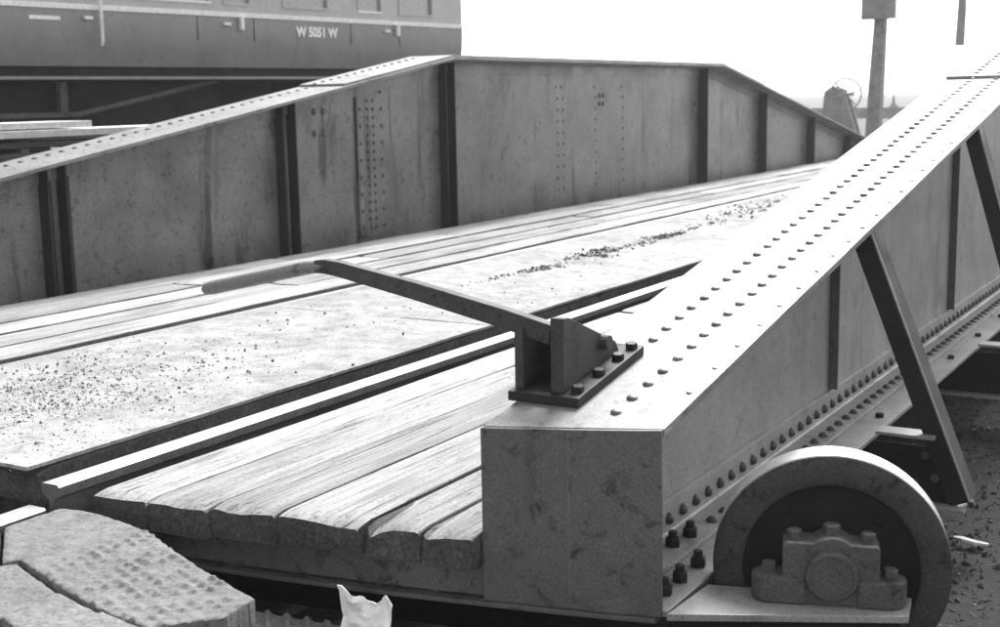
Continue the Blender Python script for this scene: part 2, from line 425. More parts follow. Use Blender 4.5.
# shared rivet / bolt meshes ----------------------------------------------------
def dome_mesh(name, r_, h, mat, seg=10):
    b = MB().lathe((0, 0, 0), (0, 0, 1), [(r_, -.002), (r_ * .95, h * .35), (r_ * .62, h * .85), (0, h)], seg)
    me = bpy.data.meshes.new(name); me.from_pydata([tuple(q) for q in b.v], [], b.f); me.materials.append(M[mat])
    bm = bmesh.new(); bm.from_mesh(me); bmesh.ops.remove_doubles(bm, verts=bm.verts, dist=2e-5); bmesh.ops.recalc_face_normals(bm, faces=bm.faces); bm.to_mesh(me); bm.free()
    me.polygons.foreach_set("use_smooth", [True] * len(me.polygons)); return me
def hex_mesh(name, r_, h, mat, stem=None):
    b = MB().lathe((0, 0, 0), (0, 0, 1), [(0, -.002), (r_, -.002), (r_, h * .85), (r_ * .86, h), (0, h)], 6)
    if stem: b.lathe((0, 0, 0), (0, 0, 1), [(stem[0], h * .9), (stem[0], h + stem[1]), (0, h + stem[1] + .002)], 10)
    me = bpy.data.meshes.new(name); me.from_pydata([tuple(q) for q in b.v], [], b.f); me.materials.append(M[mat])
    bm = bmesh.new(); bm.from_mesh(me); bmesh.ops.remove_doubles(bm, verts=bm.verts, dist=2e-5); bmesh.ops.recalc_face_normals(bm, faces=bm.faces); bm.to_mesh(me); bm.free()
    return me
RIV = dome_mesh('rivet', .0155, .0085, 'rivet_top'); RIVW = dome_mesh('rivet_large', .0185, .017, 'rivet'); RIVS = dome_mesh('rivet_flush', .0085, .0035, 'rivet', 8)
NUT = hex_mesh('nut', .0215, .026, 'dark', (.0125, .017)); BOLT = hex_mesh('bolt', .017, .018, 'bearing'); BOLTB = hex_mesh('bolt_dark', .0165, .016, 'dark')

# girders ------------------------------------------------------------------------
FT = 0.022
def girder(xw, prof, inner_sign, mat, label, cover_y, zbot=-0.205):
    G = tag(empty('girder', (xw, YC, zbot), T), label)
    hw = 0.22
    ptop = lambda y: next(prof[i][1] + (prof[i + 1][1] - prof[i][1]) * (y - prof[i][0]) / (prof[i + 1][0] - prof[i][0]) for i in range(len(prof) - 1) if y <= prof[i + 1][0] or i == len(prof) - 2)
    xl, xr = xw - hw, xw + hw
    endy = lambda x: arc_y(x); endy2 = lambda x: 2 * YC - arc_y(x)
    # web plate
    b = MB(); ys_ = [arc_y(xw) + .012] + [p[0] for p in prof[1:-1]] + [2 * YC - arc_y(xw) - .012]
    poly = [(xw - .007, y, ptop(y) - FT) for y in ys_] + [(xw - .007, ys_[-1], zbot), (xw - .007, ys_[0], zbot)]
    b.prism(poly, (.014, 0, 0)); b.build('web_plate', mat, G)
    # top flange as a bent strip, ends cut to the circle of the table
    b = MB()
    rows = []
    for (yl, yr) in [(endy(xl), endy(xr))] + [(p[0], p[0]) for p in prof[1:-1]] + [(endy2(xl), endy2(xr))]:
        rows.append((Vector((xl, yl, ptop(yl))), Vector((xr, yr, ptop(yr)))))
    # subdivide along the length so that the plate can be a little wavy
    fine = []
    for i in range(len(rows) - 1):
        k_ = 34
        for j in range(k_ + (1 if i == len(rows) - 2 else 0)):
            t_ = j / k_; fine.append((rows[i][0].lerp(rows[i + 1][0], t_), rows[i][1].lerp(rows[i + 1][1], t_)))
    for (l_, r_) in fine:
        for q, s_ in ((l_, 1), (r_, 2)):
            jit = 0.0016 * noise.noise(Vector((q.y * 2.2, s_ * 7.0, xw)))
            zz_ = 0.0022 * noise.noise(Vector((q.y * 1.1, s_ * 3.0, xw + 4)))
            b.v += [Vector((q.x + jit, q.y, q.z + zz_)), Vector((q.x + jit, q.y, q.z + zz_ - FT))]
    nn = len(fine)
    for i in range(nn - 1):
        o_ = 4 * i
        for (p_, q_) in ((0, 2), (2, 3), (3, 1), (1, 0)):
            b.f.append((o_ + p_, o_ + q_, o_ + 4 + q_, o_ + 4 + p_)); b.mi.append(0)
    b.f += [(0, 1, 3, 2), (4 * nn - 4, 4 * nn - 2, 4 * nn - 1, 4 * nn - 3)]; b.mi += [0, 0]
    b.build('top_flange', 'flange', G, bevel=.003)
    # cover plate on the middle of the top flange
    b = MB(); ce = 2 * YC - cover_y; pts = [cover_y, prof[1][0], prof[2][0], ce]
    for y in pts:
        z = ptop(y) + .0005
        b.v += [Vector((xw - .205, y, z + .016)), Vector((xw + .205, y, z + .016)), Vector((xw + .205, y, z)), Vector((xw - .205, y, z))]
    for i in range(3):
        for k in range(4): b.f.append((4 * i + k, 4 * i + (k + 1) % 4, 4 * i + 4 + (k + 1) % 4, 4 * i + 4 + k)); b.mi.append(0)
    b.f += [(0, 1, 2, 3), (12, 13, 14, 15)]; b.mi += [0, 0]
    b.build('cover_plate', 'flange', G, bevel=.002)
    # bottom flange and its angles
    b = MB(); y0l, y0r = endy(xl), endy(xr)
    b.prism([(xl, y0l, zbot - .016), (xr + .012, y0r, zbot - .016), (xr + .012, 2 * YC - y0r, zbot - .016), (xl, 2 * YC - y0l, zbot - .016)], (0, 0, .016))
    b.build('bottom_flange', mat, G, bevel=.002)
    for s_ in (-1, 1):
        b = MB(); ya = arc_y(xw + s_ * .1) + .02; yb = 2 * YC - ya
        p = [(xw + s_ * .0075, ya, zbot + .001), (xw + s_ * .125, ya, zbot + .001), (xw + s_ * .125, ya, zbot + .014), (xw + s_ * .026, ya, zbot + .018), (xw + s_ * .021, ya, zbot + .024), (xw + s_ * .0205, ya, zbot + .110), (xw + s_ * .0075, ya, zbot + .114)]
        b.prism(p, (0, yb - ya, 0)); b.build('bottom_angle', mat, G, bevel=.002)
        # top angle under the flange
        b = MB()
        for y in [ya] + [p_[0] for p_ in prof[1:-1]] + [yb]:
            z = ptop(y) - FT - .0005
            b.v += [Vector((xw + s_ * .0075, y, z)), Vector((xw + s_ * .10, y, z)), Vector((xw + s_ * .10, y, z - .012)), Vector((xw + s_ * .02, y, z - .014)), Vector((xw + s_ * .02, y, z - .10)), Vector((xw + s_ * .0075, y, z - .10))]
        for i in range(3):
            for k in range(6): b.f.append((6 * i + k, 6 * i + (k + 1) % 6, 6 * i + 6 + (k + 1) % 6, 6 * i + 6 + k)); b.mi.append(0)
        b.f += [tuple(range(6)), tuple(range(18, 24))]; b.mi += [0, 0]
        b.build('top_angle', mat, G)
    return G, ptop

profR = [(2.686, .236), (8.69, 1.270), (14.41, 1.270), (20.414, .236)]
profL = [(2.62, .398), (8.69, 1.341), (14.42, 1.338), (20.47, .285)]
GR, ptR = girder(WR, profR, -1, 'girder', 'near right girder seen from its end, bright sloping top flange lined with rivets', 7.59)
GL, ptL = girder(WL, profL, 1, 'girder_far', 'far left girder across the deck, streaked dark web with paired stiffeners', 7.30)

# end plates closing the near and far ends of the girders
def end_plate(xw, pt, G, far=False):
    xl, xr = xw - .219, xw + .219
    y_ = lambda x: arc_y(x) if not far else 2 * YC - arc_y(x)
    s_ = -1 if not far else 1
    # thin plate following the skewed end; slightly dished, so gridded
    b = MB(); nx, nz = 14, 14
    for side in (0, 1):
        for i in range(nx + 1):
            for j in range(nz + 1):
                x = xl + (xr - xl) * i / nx; yy = y_(x); zt = pt(yy) - .0015
                z = -.218 + (zt + .218) * j / nz
                w_ = 0.0025 * noise.noise(Vector((x * 5, z * 5, 3))) - (0.004 if (j == 0 and i in (9, 10, 11)) else 0)
                b.v.append(Vector((x, yy + s_ * (.002 + (.012 if side == 0 else 0)) + w_ * (1 if side == 0 else 0), z)))
    K = (nx + 1) * (nz + 1); ix = lambda sd, i, j: sd * K + i * (nz + 1) + j
    for i in range(nx):
        for j in range(nz):
            b.f.append((ix(0, i, j), ix(0, i + 1, j), ix(0, i + 1, j + 1), ix(0, i, j + 1))); b.mi.append(0)
            b.f.append((ix(1, i, j), ix(1, i, j + 1), ix(1, i + 1, j + 1), ix(1, i + 1, j))); b.mi.append(0)
    for i in range(nx):
        for j in (0, nz): b.f.append((ix(0, i, j), ix(0, i + 1, j), ix(1, i + 1, j), ix(1, i, j))); b.mi.append(0)
    for j in range(nz):
        for i in (0, nx): b.f.append((ix(0, i, j), ix(0, i, j + 1), ix(1, i, j + 1), ix(1, i, j))); b.mi.append(0)
    return b.build('end_plate', 'endplate', G, bevel=.002)
end_plate(WR, ptR, GR)
xq = -1.443; b = MB()
for j in range(13):
    z = -.20 + (.432) * j / 12; w_ = .007 + .003 * noise.noise(Vector((z * 9, 2, 2))); xo = .003 * noise.noise(Vector((z * 6, 7, 2)))
    yy = arc_y(xq) - .0172 + .0025 * noise.noise(Vector((xq * 5, z * 5, 3)))
    b.v += [Vector((xq + xo - w_, yy + .0035, z)), Vector((xq + xo, yy - .0006, z)), Vector((xq + xo + w_, yy + .0045, z))]
for j in range(12): b.f += [(3 * j, 3 * j + 1, 3 * j + 4, 3 * j + 3), (3 * j + 1, 3 * j + 2, 3 * j + 5, 3 * j + 4)]; b.mi += [0, 0]
b.build('paint_run', 'paint_run', GR, smooth=True)
end_plate(WL, ptL, GL); end_plate(WL, ptL, GL, True)

# rivets of the near girder, each one an object -----------------------------------
slope = math.atan2(1.270 - .236, 8.69 - 2.686)
def top_rivet(x, y, me, on_cover=False):
    z = ptR(y) + (.0165 if on_cover else 0)
    place('rivet', me, (x + random.uniform(-.002, .002), y + random.uniform(-.003, .003), z), GR, (slope, 0, random.uniform(0, 3)))
y = 2.828
while y < 8.62:
    top_rivet(-1.372, y, RIV, y > 7.59)
    if y > 3.3: top_rivet(-1.500, y + .028, RIV, y + .028 > 7.59)
    y += .0945
y = 2.99
while y < 7.5:
    top_rivet(-1.25, y, RIVS); y += .1735
y = 3.06
while y < 8.7:                                   # heads standing out from the upright leg of the bottom angle
    place('rivet', RIVW, (WR + .0205, y, -.146), GR, (0, math.pi / 2, 0)); y += .0965
y = 3.41
while y < 8.7:                                   # heads on the flat leg
    place('rivet', RIVW, (-1.350, y, -.191), GR, (0, 0, y)); y += .0965
    
for (x, y) in ((-1.367, 3.164), (-1.357, 3.262), (-1.262, 2.868), (-1.262, 2.968), (-1.262, 3.090)):
    place('nut', NUT, (x, y, -.190 if x < -1.3 else -.2045), GR, (0, 0, random.uniform(0, 1)))
yb = 4.9
while yb < 8.6:                                  # single heavy bolts along the outer edge of the flange
    place('nut', BOLTB, (-1.262, yb, -.2045), GR, (0, 0, random.uniform(0, 1))); yb += .62
# far half of the near girder and the far girder: rivets too small to pick apart, joined
def dome_into(b, c, nrm, r_, h, seg=6):
    b.lathe(c, nrm, [(r_, -.001), (r_ * .8, h * .6), (0, h)], seg)
rb = MB()
nl = Vector((0, -math.sin(slope), math.cos(slope)))
y = 4.0
while y < 8.6:
    zc = ptL(y) + (.0165 if y > 7.3 else 0)
    for dx in (-.07, .06): dome_into(rb, (WL + dx, y + (0 if dx < 0 else .047), zc), nl, .0165, .011)
    y += .0945
for y in (7.70, 7.79, 7.86, 7.96):               # web splice: four columns of rivets
    z = .09; k = 0
    while z < ptL(y) - .14:
        if not (y in (7.70, 7.96) and k % 2): dome_into(rb, (WL + .0195, y, z), (1, 0, 0), .0145, .011)
        z += .062; k += 1
for y in (10.72, 10.83, 11.5, 12.12):
    z = .16
    while z < 1.18:
        dome_into(rb, (WL + .007, y + (.03 if int(z * 20) % 2 else 0), z), (1, 0, 0), .014, .009); z += .105
for (y, z) in ((7.19, .95), (7.29, .95), (7.19, .80), (7.29, .80), (11.62, 1.02), (11.70, 1.02), (11.62, .94), (11.70, .94)):
    dome_into(rb, (WL + .007, y, z), (1, 0, 0), .028, .014)
y = 3.2
while y < 20:
    dome_into(rb, (WL + .0205, y, -.146), (1, 0, 0), .016, .013); y += .0965
o = rb.build('rivet_rows', 'rivet', GL, smooth=True, weld=False); o["kind"] = 'stuff'
# splice plate of the far girder
b = MB().box(WL + .0075, WL + .0195, 7.66, 8.00, .02, ptL(7.66) - .135); b.build('splice_plate', 'girder_far', GL, bevel=.002)

# upright stiffeners -----------------------------------------------------------------
def stiffener(xw, sgn, y, G, pt, mat, depth=.085, zb=-.09):
    zt = pt(y) - FT - .016
    b = MB(); s_ = sgn
    b.prism([(xw + s_ * .0075, y - .006, zb), (xw + s_ * depth, y - .006, zb), (xw + s_ * depth, y + .006, zb), (xw + s_ * .019, y + .006, zb), (xw + s_ * .019, y + .075, zb), (xw + s_ * .0075, y + .075, zb)], (0, 0, zt - zb))
    return b.build('stiffener', mat, G, bevel=.0015)
for y in (4.80, 4.925, 6.77, 6.895, 8.76, 8.885, 14.14, 16.14, 18.14, 19.95):
    stiffener(WL, 1, y, GL, ptL, 'dark', .13 if y > 14 else .085)
for y in (4.80, 6.84, 8.85, 12.0, 14.25):
    stiffener(WR, 1, y, GR, ptR, 'endplate', .042)
# raking struts on outrigger arms along the outside of the near girder
def strut(y):
    zt = ptR(y) - FT - .004; zb = -.40
    top = Vector((-1.235, y, zt)); bot = Vector((-.862, y, zb)); d = (bot - top).normalized(); n_ = Vector((-d.z, 0, d.x))   # n_: sideways in the rake's own plane
    if n_.x < 0: n_ = -n_
    b = MB(); W = .074
    # angle section: broad leg across the view, second leg running back from its outer edge
    sec = [(-W, 0), (0, 0), (0, .125), (-.011, .125), (-.011, .011), (-W, .011)]
    p = [top + n_ * u + Vector((0, v, 0)) for (u, v) in sec]
    b.prism(p, bot - top)
    S = b.build('strut', 'dark', GR, bevel=.003)
    e0 = top + n_ * .0015 + Vector((0, -.0015, 0)); e_ = MB().prism([e0 + n_ * u + Vector((0, v, 0)) for (u, v) in ((-.006, -.0005), (.001, -.001), (.0005, .006), (-.004, .004))], bot - top); e_.build('edge_highlight', 'girder', S)  # pale strip added as a painted highlight along the strut's corner
    # arm: I section trapezoid plate with top and bottom plates
    a_ = MB()
    a_.prism([(-1.40, y + .014, -.222), (-1.02, y + .014, -.222), (-1.00, y + .014, -.19), (-.905, y + .014, -.42), (-1.40, y + .014, -.42)], (0, .012, 0))
    a_.build('outrigger_arm', 'under', GR)
    a_ = MB().box(-1.19, -.985, y - .035, y + .06, -.185, -.173); a_.build('arm_top_plate', 'girder', GR, bevel=.002)
    a_ = MB().box(-1.5, -.872, y - .045, y + .07, -.434, -.421); a_.build('arm_bottom_plate', 'girder', GR, bevel=.002)
    for (x, z) in ((-.98, -.225), (-.945, -.30), (-.905, -.385)):
        place('bolt', BOLT, (x + .035, y + .03, z - .03), GR, (0, R(70), 0))
    for (x, z) in ((-1.02, -.25), (-.985, -.33), (-1.06, -.36)):
        place('bolt', BOLT, (x, y + .013, z), GR, (R(90), 0, 0))
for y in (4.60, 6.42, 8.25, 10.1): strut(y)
# foot brace of the near end: gusset on the outside above the wheel
# cross girders under the deck
for y in (3.6, 5.2, 7.0, 9.2, 11.55, 13.9, 16.1, 17.9, 19.5):
    b = MB(); b.box(WL + .02, WR - .02, y - .006, y + .006, -.42, -.235); b.box(WL + .02, WR - .02, y - .07, y + .07, -.434, -.4205); b.box(WL + .02, WR - .02, y - .07, y + .07, -.2345, -.222)
    b.build('cross_girder', 'under', T)
# pivot centre casting
MB().lathe((XC, YC, 0), (0, 0, 1), [(0, PITZ + .2), (.45, PITZ + .2), (.35, -.30), (.35, -.2215), (0, -.2215)], 32).build('pivot_casting', 'iron', T, smooth=True)
for x in (RN, RF):
    MB().box(x - .12, x + .12, 2.75, 2 * YC - 2.75, -.2205, -.172).build('rail_bearer', 'dark', T)

# curved end beam ------------------------------------------------------------------
def curved_bar(name, x0, x1, r0, r1, z0, z1, mat, parent, seg=28, bevel=0.0):
    b = MB()
    for i in range(seg + 1):
        x = x0 + (x1 - x0) * i / seg
        for (r_, z) in ((r1, z0), (r1, z1), (r0, z1), (r0, z0)):
            b.v.append(Vector((x, arc_y(x, r_), z + .0015 * noise.noise(Vector((x * 4, z * 9, 1))))))
    for i in range(seg):
        for k in range(4): b.f.append((4 * i + k, 4 * i + (k + 1) % 4, 4 * i + 4 + (k + 1) % 4, 4 * i + 4 + k)); b.mi.append(0)
    b.f += [(0, 1, 2, 3), (4 * seg, 4 * seg + 3, 4 * seg + 2, 4 * seg + 1)]; b.mi += [0, 0]
    return b.build(name, mat, parent, bevel=bevel)
EB = curved_bar('end_beam', WL + .225, WR - .224, RT - .014, RT, -.212, -.122, 'endplate', T, 40, .002)
curved_bar('bottom_lip', WL - .21, WR + .21, RT - .09, RT + .024, -.232, -.2195, 'endplate', EB, 48, .002)
b = MB().box(WL + .23, WR - .23, 2.86, 2.88, -.212, -.13); b.build('beam_stiffener', 'dark', EB)

# rails ---------------------------------------------------------------------------
for x, lb in ((RN, 'near running rail with bright worn head running past the lever'), (RF, 'far running rail across the deck')):
    o = rail('running_rail', x, 2.335 if x == RN else 2.33, 2 * YC - 2.34, 0.0, T); o["label"] = lb

# deck planks -----------------------------------------------------------------------
D = empty('deck', (XC, YC, -.12), T)
def plank(x0, x1, y0, y1, top, th, mat='timber', worn=0.010, parent=None, round_end=0.02, name='plank', skew=None, rag=1.0, gouge=None):
    b = MB(); L_ = y1 - y0; k = max(6, int(L_ / .16)); sd = random.uniform(0, 99)
    wv = (x1 - x0)
    ys_ = [0, .008, .022, .05] + [.05 + (L_ - .1) * i / k for i in range(1, k)] + [L_ - .05, L_ - .022, L_ - .008, L_]
    for i, yy in enumerate(ys_):
        de = min(yy, L_ - yy); er = round_end * max(0, 1 - de / .05) ** 1.6
        bl = worn * (1 + 0.8 * noise.noise(Vector((yy * 5, sd, 0)))) + er * .25; br = worn * (1 + 0.8 * noise.noise(Vector((yy * 5, sd, 9)))) + er * .25
        sag = 0.004 * noise.noise(Vector((yy * 1.1, sd, 3)))
        jl = 0.004 * noise.noise(Vector((yy * 3, sd, 21))); jr = 0.004 * noise.noise(Vector((yy * 3, sd, 31)))
        crown = [0.0028 * noise.noise(Vector((yy * 6, sd, 40 + q * 3))) for q in range(3)]
        zt = top - er * .7 + sag
        pts = [(x0 + jl, top - th), (x0 + jl, zt - bl), (x0 + jl + bl * .35, zt - bl * .3), (x0 + jl + bl * 1.2, zt)] + \
              [(x0 + wv * f_, zt + crown[q] - er * abs(noise.noise(Vector((sd, f_ * 9, 2)))) * 1.5) for q, f_ in enumerate((.3, .5, .7))] + \
              [(x1 + jr - br * 1.2, zt), (x1 + jr - br * .35, zt - br * .3), (x1 + jr, zt - br), (x1 + jr, top - th)]
        ye = y0 + yy
        for q, (px, pz) in enumerate(pts):
            if gouge and q in (3, 4, 5, 6, 7, 8):
                dg = (px - x0) if gouge[0] < 0 else (x1 - px)
                pz -= gouge[2] * max(0, 1 - dg / gouge[3]) * max(0, 1 - yy / gouge[1]) * (1 + .5 * noise.noise(Vector((px * 60, yy * 40, sd))))
            jy = ((0.012 * noise.noise(Vector((px * 28, pz * 20, sd))) + .007 * noise.noise(Vector((px * 90, pz * 70, sd)))) * (1, .7, .35)[i] * rag if i < 3 else 0) + (skew(px) if skew and i < 4 + k // 2 else 0)
            b.v.append(Vector((px, ye + jy, pz)))
    n_ = 11
    for i in range(len(ys_) - 1):
        for q in range(n_): b.f.append((i * n_ + q, i * n_ + (q + 1) % n_, (i + 1) * n_ + (q + 1) % n_, (i + 1) * n_ + q)); b.mi.append(1 if q in (0, 9, 10) else 0)
    b.f += [tuple(range(n_))[::-1], tuple(range((len(ys_) - 1) * n_, len(ys_) * n_))]; b.mi += [1, 1]
    return b.build(name, [mat, 'endgrain'], parent or D, smooth=True)
def lengths(y0, y1, first):
    ys_ = [y0, y0 + first]
    while ys_[-1] < y1 - 2.2: ys_.append(ys_[-1] + random.choice((2.7, 3.0, 3.3)))
    if y1 - ys_[-1] < 1.2: ys_[-1] = y1
    else: ys_.append(y1)
    return ys_
YE = 2 * YC - 2.62
nearx = [(-2.806, -2.618, -.062, -.038), (-2.611, -2.418, -.068, -.037), (-2.409, -2.218, -.056, -.034), (-2.209, -1.970, -.052, -.033), (-1.960, -1.812, -.040, -.039), (-1.802, -1.670, -.050, -.042)]
for i, (a0, a1, ye, tp) in enumerate(nearx):
    xm = (a0 + a1) / 2; sk = lambda x, xm=xm: arc_y(x) - arc_y(xm)
    ls = lengths(arc_y(xm) + ye, YE, (3.4, 3.9, 3.0, 4.1, 2.6, 3.3)[i])
    for j in range(len(ls) - 1):
        plank(a0, a1, ls[j] + .004, ls[j + 1] - .004, tp + random.uniform(-.004, .004) * (j > 0), .088, skew=sk if j == 0 else None, rag=1.3 if j == 0 else .3, gouge=((None, None, None, (1, .10, .012, .05), (-1, .22, .030, .07), (-1, .13, .022, .05))[i] if j == 0 else None), round_end=.012 if j == 0 else .004, worn=.0045 + .003 * (i == 4))
farx = [(-5.60, -5.38), (-5.37, -5.15), (-5.138, -4.93), (-4.92, -4.70), (-4.692, -4.47)]
for i, (a0, a1) in enumerate(farx):
    ls = lengths(2.55 - .04 * i, YE, (3.9, 2.8, 4.3, 3.2, 3.6)[i])
    for j in range(len(ls) - 1):
        plank(a0, a1, ls[j] + .003, ls[j + 1] - .003, .034 - (.010, .004, .012, .020, .026)[i] + random.uniform(-.003, .003), .135, worn=.006, round_end=.008)
# timbers between the rails carrying dusty sheeting
for i in range(6):
    x0 = -4.27 + i * .211
    ls = lengths(2.385 + .012 * (i % 3), YE, 4.2 - .3 * (i % 3))
    for j in range(len(ls) - 1): plank(x0, x0 + .205, ls[j] + .003, ls[j + 1] - .003, .006, .11, 'timber_dk', .008)
def sheet(x0, x1, y0, y1, z):
    b = MB(); nx, ny = 8, int((y1 - y0) / .15) + 2; sd = random.uniform(0, 50)
    for s_ in (0, 1):
        for i in range(nx + 1):
            for j in range(ny + 1):
                x = x0 + (x1 - x0) * i / nx; y = y0 + (y1 - y0) * j / ny
                zz_ = z + .004 * noise.noise(Vector((x * 2.5, y * 2, sd))) + .0015 * noise.noise(Vector((x * 9, y * 8, sd)))
                ex = .004 * noise.noise(Vector((y * 3, sd, i))) if i in (0, nx) else 0
                b.v.append(Vector((x + ex, y, zz_ + (.011 if s_ else 0))))
    K = (nx + 1) * (ny + 1); ix = lambda s_, i, j: s_ * K + i * (ny + 1) + j
    for i in range(nx):
        for j in range(ny):
            b.f += [(ix(1, i, j), ix(1, i + 1, j), ix(1, i + 1, j + 1), ix(1, i, j + 1)), (ix(0, i, j), ix(0, i, j + 1), ix(0, i + 1, j + 1), ix(0, i + 1, j))]; b.mi += [0, 0]
    for i in range(nx):
        for j in (0, ny): b.f.append((ix(0, i, j), ix(0, i + 1, j), ix(1, i + 1, j), ix(1, i, j))); b.mi.append(0)
    for j in range(ny):
        for i in (0, nx): b.f.append((ix(0, i, j), ix(0, i, j + 1), ix(1, i, j + 1), ix(1, i, j))); b.mi.append(0)
    return b.build('deck_sheet', 'sheet', D, smooth=True)
ys_ = [2.36, 4.9, 7.3, 9.8, 12.2, 14.6, 17.0, YE]
for j in range(len(ys_) - 1): sheet(-4.275, -3.005, ys_[j] + .003, ys_[j + 1] - .003, .0115 + (.001 if j % 2 else 0))
# dirt and grit lying on the deck
db = MB()
def grit_patch(cx, cy, sx, sy, n_, z, sizes, dk=.5):
    for _ in range(n_):
        x = random.gauss(cx, sx); y = random.gauss(cy, sy)
        if not (-4.27 < x < -3.02): continue
        s_ = random.choice(sizes) * random.uniform(.6, 1.3)
        lump(db, (x, y, z + s_ * .3), s_, 0 if random.random() < dk else 1)
grit_patch(-3.75, 3.1, .28, .42, 3000, .023, (.0018, .0025, .003, .004, .007), .10)
grit_patch(-3.45, 2.75, .25, .3, 1500, .023, (.0018, .0025, .003, .004), .10)
for k in range(16):
    t_ = k / 15; grit_patch(-3.74 + .06 * random.uniform(-1, 1), 6.2 + 3.2 * t_ + random.uniform(-.15, .15), random.uniform(.02, .07), random.uniform(.04, .14), random.choice((25, 60, 120, 160)), .022, (.003, .004, .006, .009, .014), .55)
grit_patch(-3.9, 11.4, .12, .9, 300, .024, (.008, .012, .016), .8)
grit_patch(-3.6, 5.0, .35, 1.2, 120, .024, (.004, .006, .009), .6)
tag(db.build('deck_grit', ['cinder', 'grit'], weld=False), 'loose cinder grit lying on the sheeting between the rails', 'grit', kind='stuff')

# end wheel and its bearing -----------------------------------------------------------
def wp(t_, n_, z): return WC + TANG * t_ + RADIAL * n_ + Vector((0, 0, z - WC.z))
W = MB().lathe(WC, RADIAL, [(.205, -.045), (.218, -.004), (.224, 0), (.281, 0), (.291, -.006), (.293, -.014), (.293, -.10), (.28, -.108), (.2, -.108), (.2, -.06), (.205, -.045)], 96)
for i, f in enumerate(W.f):
    if all(abs((W.v[k] - WC - RADIAL * (W.v[k] - WC).dot(RADIAL)).length) > .2925 for k in f): W.mi[i] = 1
wh = W.build('end_wheel', ['iron', 'tread'], T, smooth=True); wh["label"] = 'solid iron end wheel with bright tread beside the end plate'
MB().lathe(WC, RADIAL, [(.2065, -.046), (.15, -.056), (.10, -.054), (.075, -.03), (.075, .004), (0, .004), (0, -.09), (.2065, -.09), (.2065, -.046)], 64).build('wheel_disc', 'dark', wh, smooth=True)
for (t_, z) in ((-.118, -.018), (.118, -.028)):
    MB().lathe(wp(t_, -.056, z), RADIAL, [(0, -.002), (.021, -.002), (.021, .005), (.013, .006), (.012, .001), (0, .001)], 16).build('plug_boss', 'under', wh, smooth=True)
MB().tube([WC - RADIAL * .34, WC + RADIAL * .06], .045, 20).build('axle', 'dark', T, smooth=True)
# carrying plate in front of and behind the wheel
PZ = -.200
def flat(name, pts, z0, z1, mat, parent, bevel=.002):
    return MB().prism([(x, y, z0) for x, y in pts], (0, 0, z1 - z0)).build(name, mat, parent, bevel=bevel)
cpl = flat('bearing_plate', [(-1.200, 2.742), (-.690, 3.000), (-.712, 3.120), (-1.186, 2.968)], PZ - .018, PZ, 'girder', T)
flat('plate_rib', [(-1.200, 2.775), (-.712, 3.020), (-.716, 3.040), (-1.200, 2.80)], -.33, PZ - .0185, 'under', cpl, .001)
flat('plate_side', [(-.735, 3.045), (-.716, 3.045), (-.725, 3.105), (-.742, 3.105)], -.33, PZ - .0185, 'dark', cpl, .001)
flat('rear_plate', [(-1.200, 3.19), (-.76, 3.30), (-.80, 3.46), (-1.200, 3.40)], PZ - .018, PZ, 'girder', T)
B = empty('bearing_block', wp(0, .08, PZ), T)
zb = PZ + .0005
def bear(name, prof, n0, n1, bev=.006):
    p = [wp(t_, n0, z) for (t_, z) in prof]
    return MB().prism(p, RADIAL * (n1 - n0)).build(name, 'bearing', B, bevel=bev, smooth=True, seg=3)
def lug(t0, t1, sgn):
    pts = []
    # plan: rounded outer end
    tc = t1 - sgn * .045
    pl = [(t0, .035), (tc, .035)] + [(tc + sgn * .045 * math.sin(a_), .08 - .045 * math.cos(a_)) for a_ in [math.pi * k / 10 for k in range(1, 10)]] + [(tc, .125), (t0, .125)]
    return MB().prism([wp(t_, n_, zb) for t_, n_ in pl], (0, 0, .068)).build('lug', 'bearing', B, bevel=.008, smooth=True, seg=3)
lug(-.06, -.192, -1); lug(.06, .178, 1)
body = [(-.118, zb), (.112, zb), (.112, -.052), (.104, -.044)] + [(.062 * math.cos(a_) * 1.12, -.098 + .070 * math.sin(a_)) for a_ in [R(k) for k in range(50, 131, 10)]] + [(-.108, -.044), (-.118, -.052)]
bear('bearing_body', body, .03, .118)
MB().lathe(wp(0, .1, -.122), RADIAL, [(0, 0), (.064, 0), (.064, .026), (.059, .033), (.052, .034), (.050, .030), (0, .030)], 40).build('shaft_cap', 'bearing', B, smooth=True)
for (t_, z) in ((-.150, zb + .068), (.138, zb + .068), (-.090, -.0445), (.084, -.0445)):
    MB().lathe(wp(t_, .078, z), (0, 0, 1), [(0, -.002), (.026, -.002), (.026, .003), (0, .003)], 16).build('washer', 'bearing', B)
    place('bolt', BOLT, wp(t_, .078, z + .003), B, (0, 0, random.uniform(0, 1)), 1.12)
place('bolt', BOLT, wp(-.002, .074, -.0285), B, (0, 0, .3), 1.3)

# locking lever in its bracket on the end of the near girder ----------------------------
KX = empty('lever_bracket', (-1.57, 3.0, ptR(3.0)), T)
KX["label"] = 'bolted iron bracket with triangular cheeks on the sloping flange'
def sl(x, y, h): return Vector((x, y, ptR(y) + h))
b = MB().prism([sl(-1.682, 2.822, .0005), sl(-1.476, 2.822, .0005), sl(-1.476, 3.215, .0005), sl(-1.682, 3.215, .0005)], (0, 0, .026)); b.build('base_plate', 'dark', KX, bevel=.003)
def cheek(x0, x1, hf, y0, y1):
    zt = ptR(2.86) + .0265
    p = [(x0, y0, ptR(y0) + .0268), (x0, y0, zt + hf), (x0, y0 + .035, zt + hf - .002), (x0, y1 - .02, ptR(y1) + .055), (x0, y1, ptR(y1) + .0268)]
    return MB().prism(p, (x1 - x0, 0, 0)).build('cheek', 'iron', KX, bevel=.004)
cheek(-1.566, -1.528, .190, 2.842, 3.165); cheek(-1.672, -1.645, .158, 2.842, 3.165)
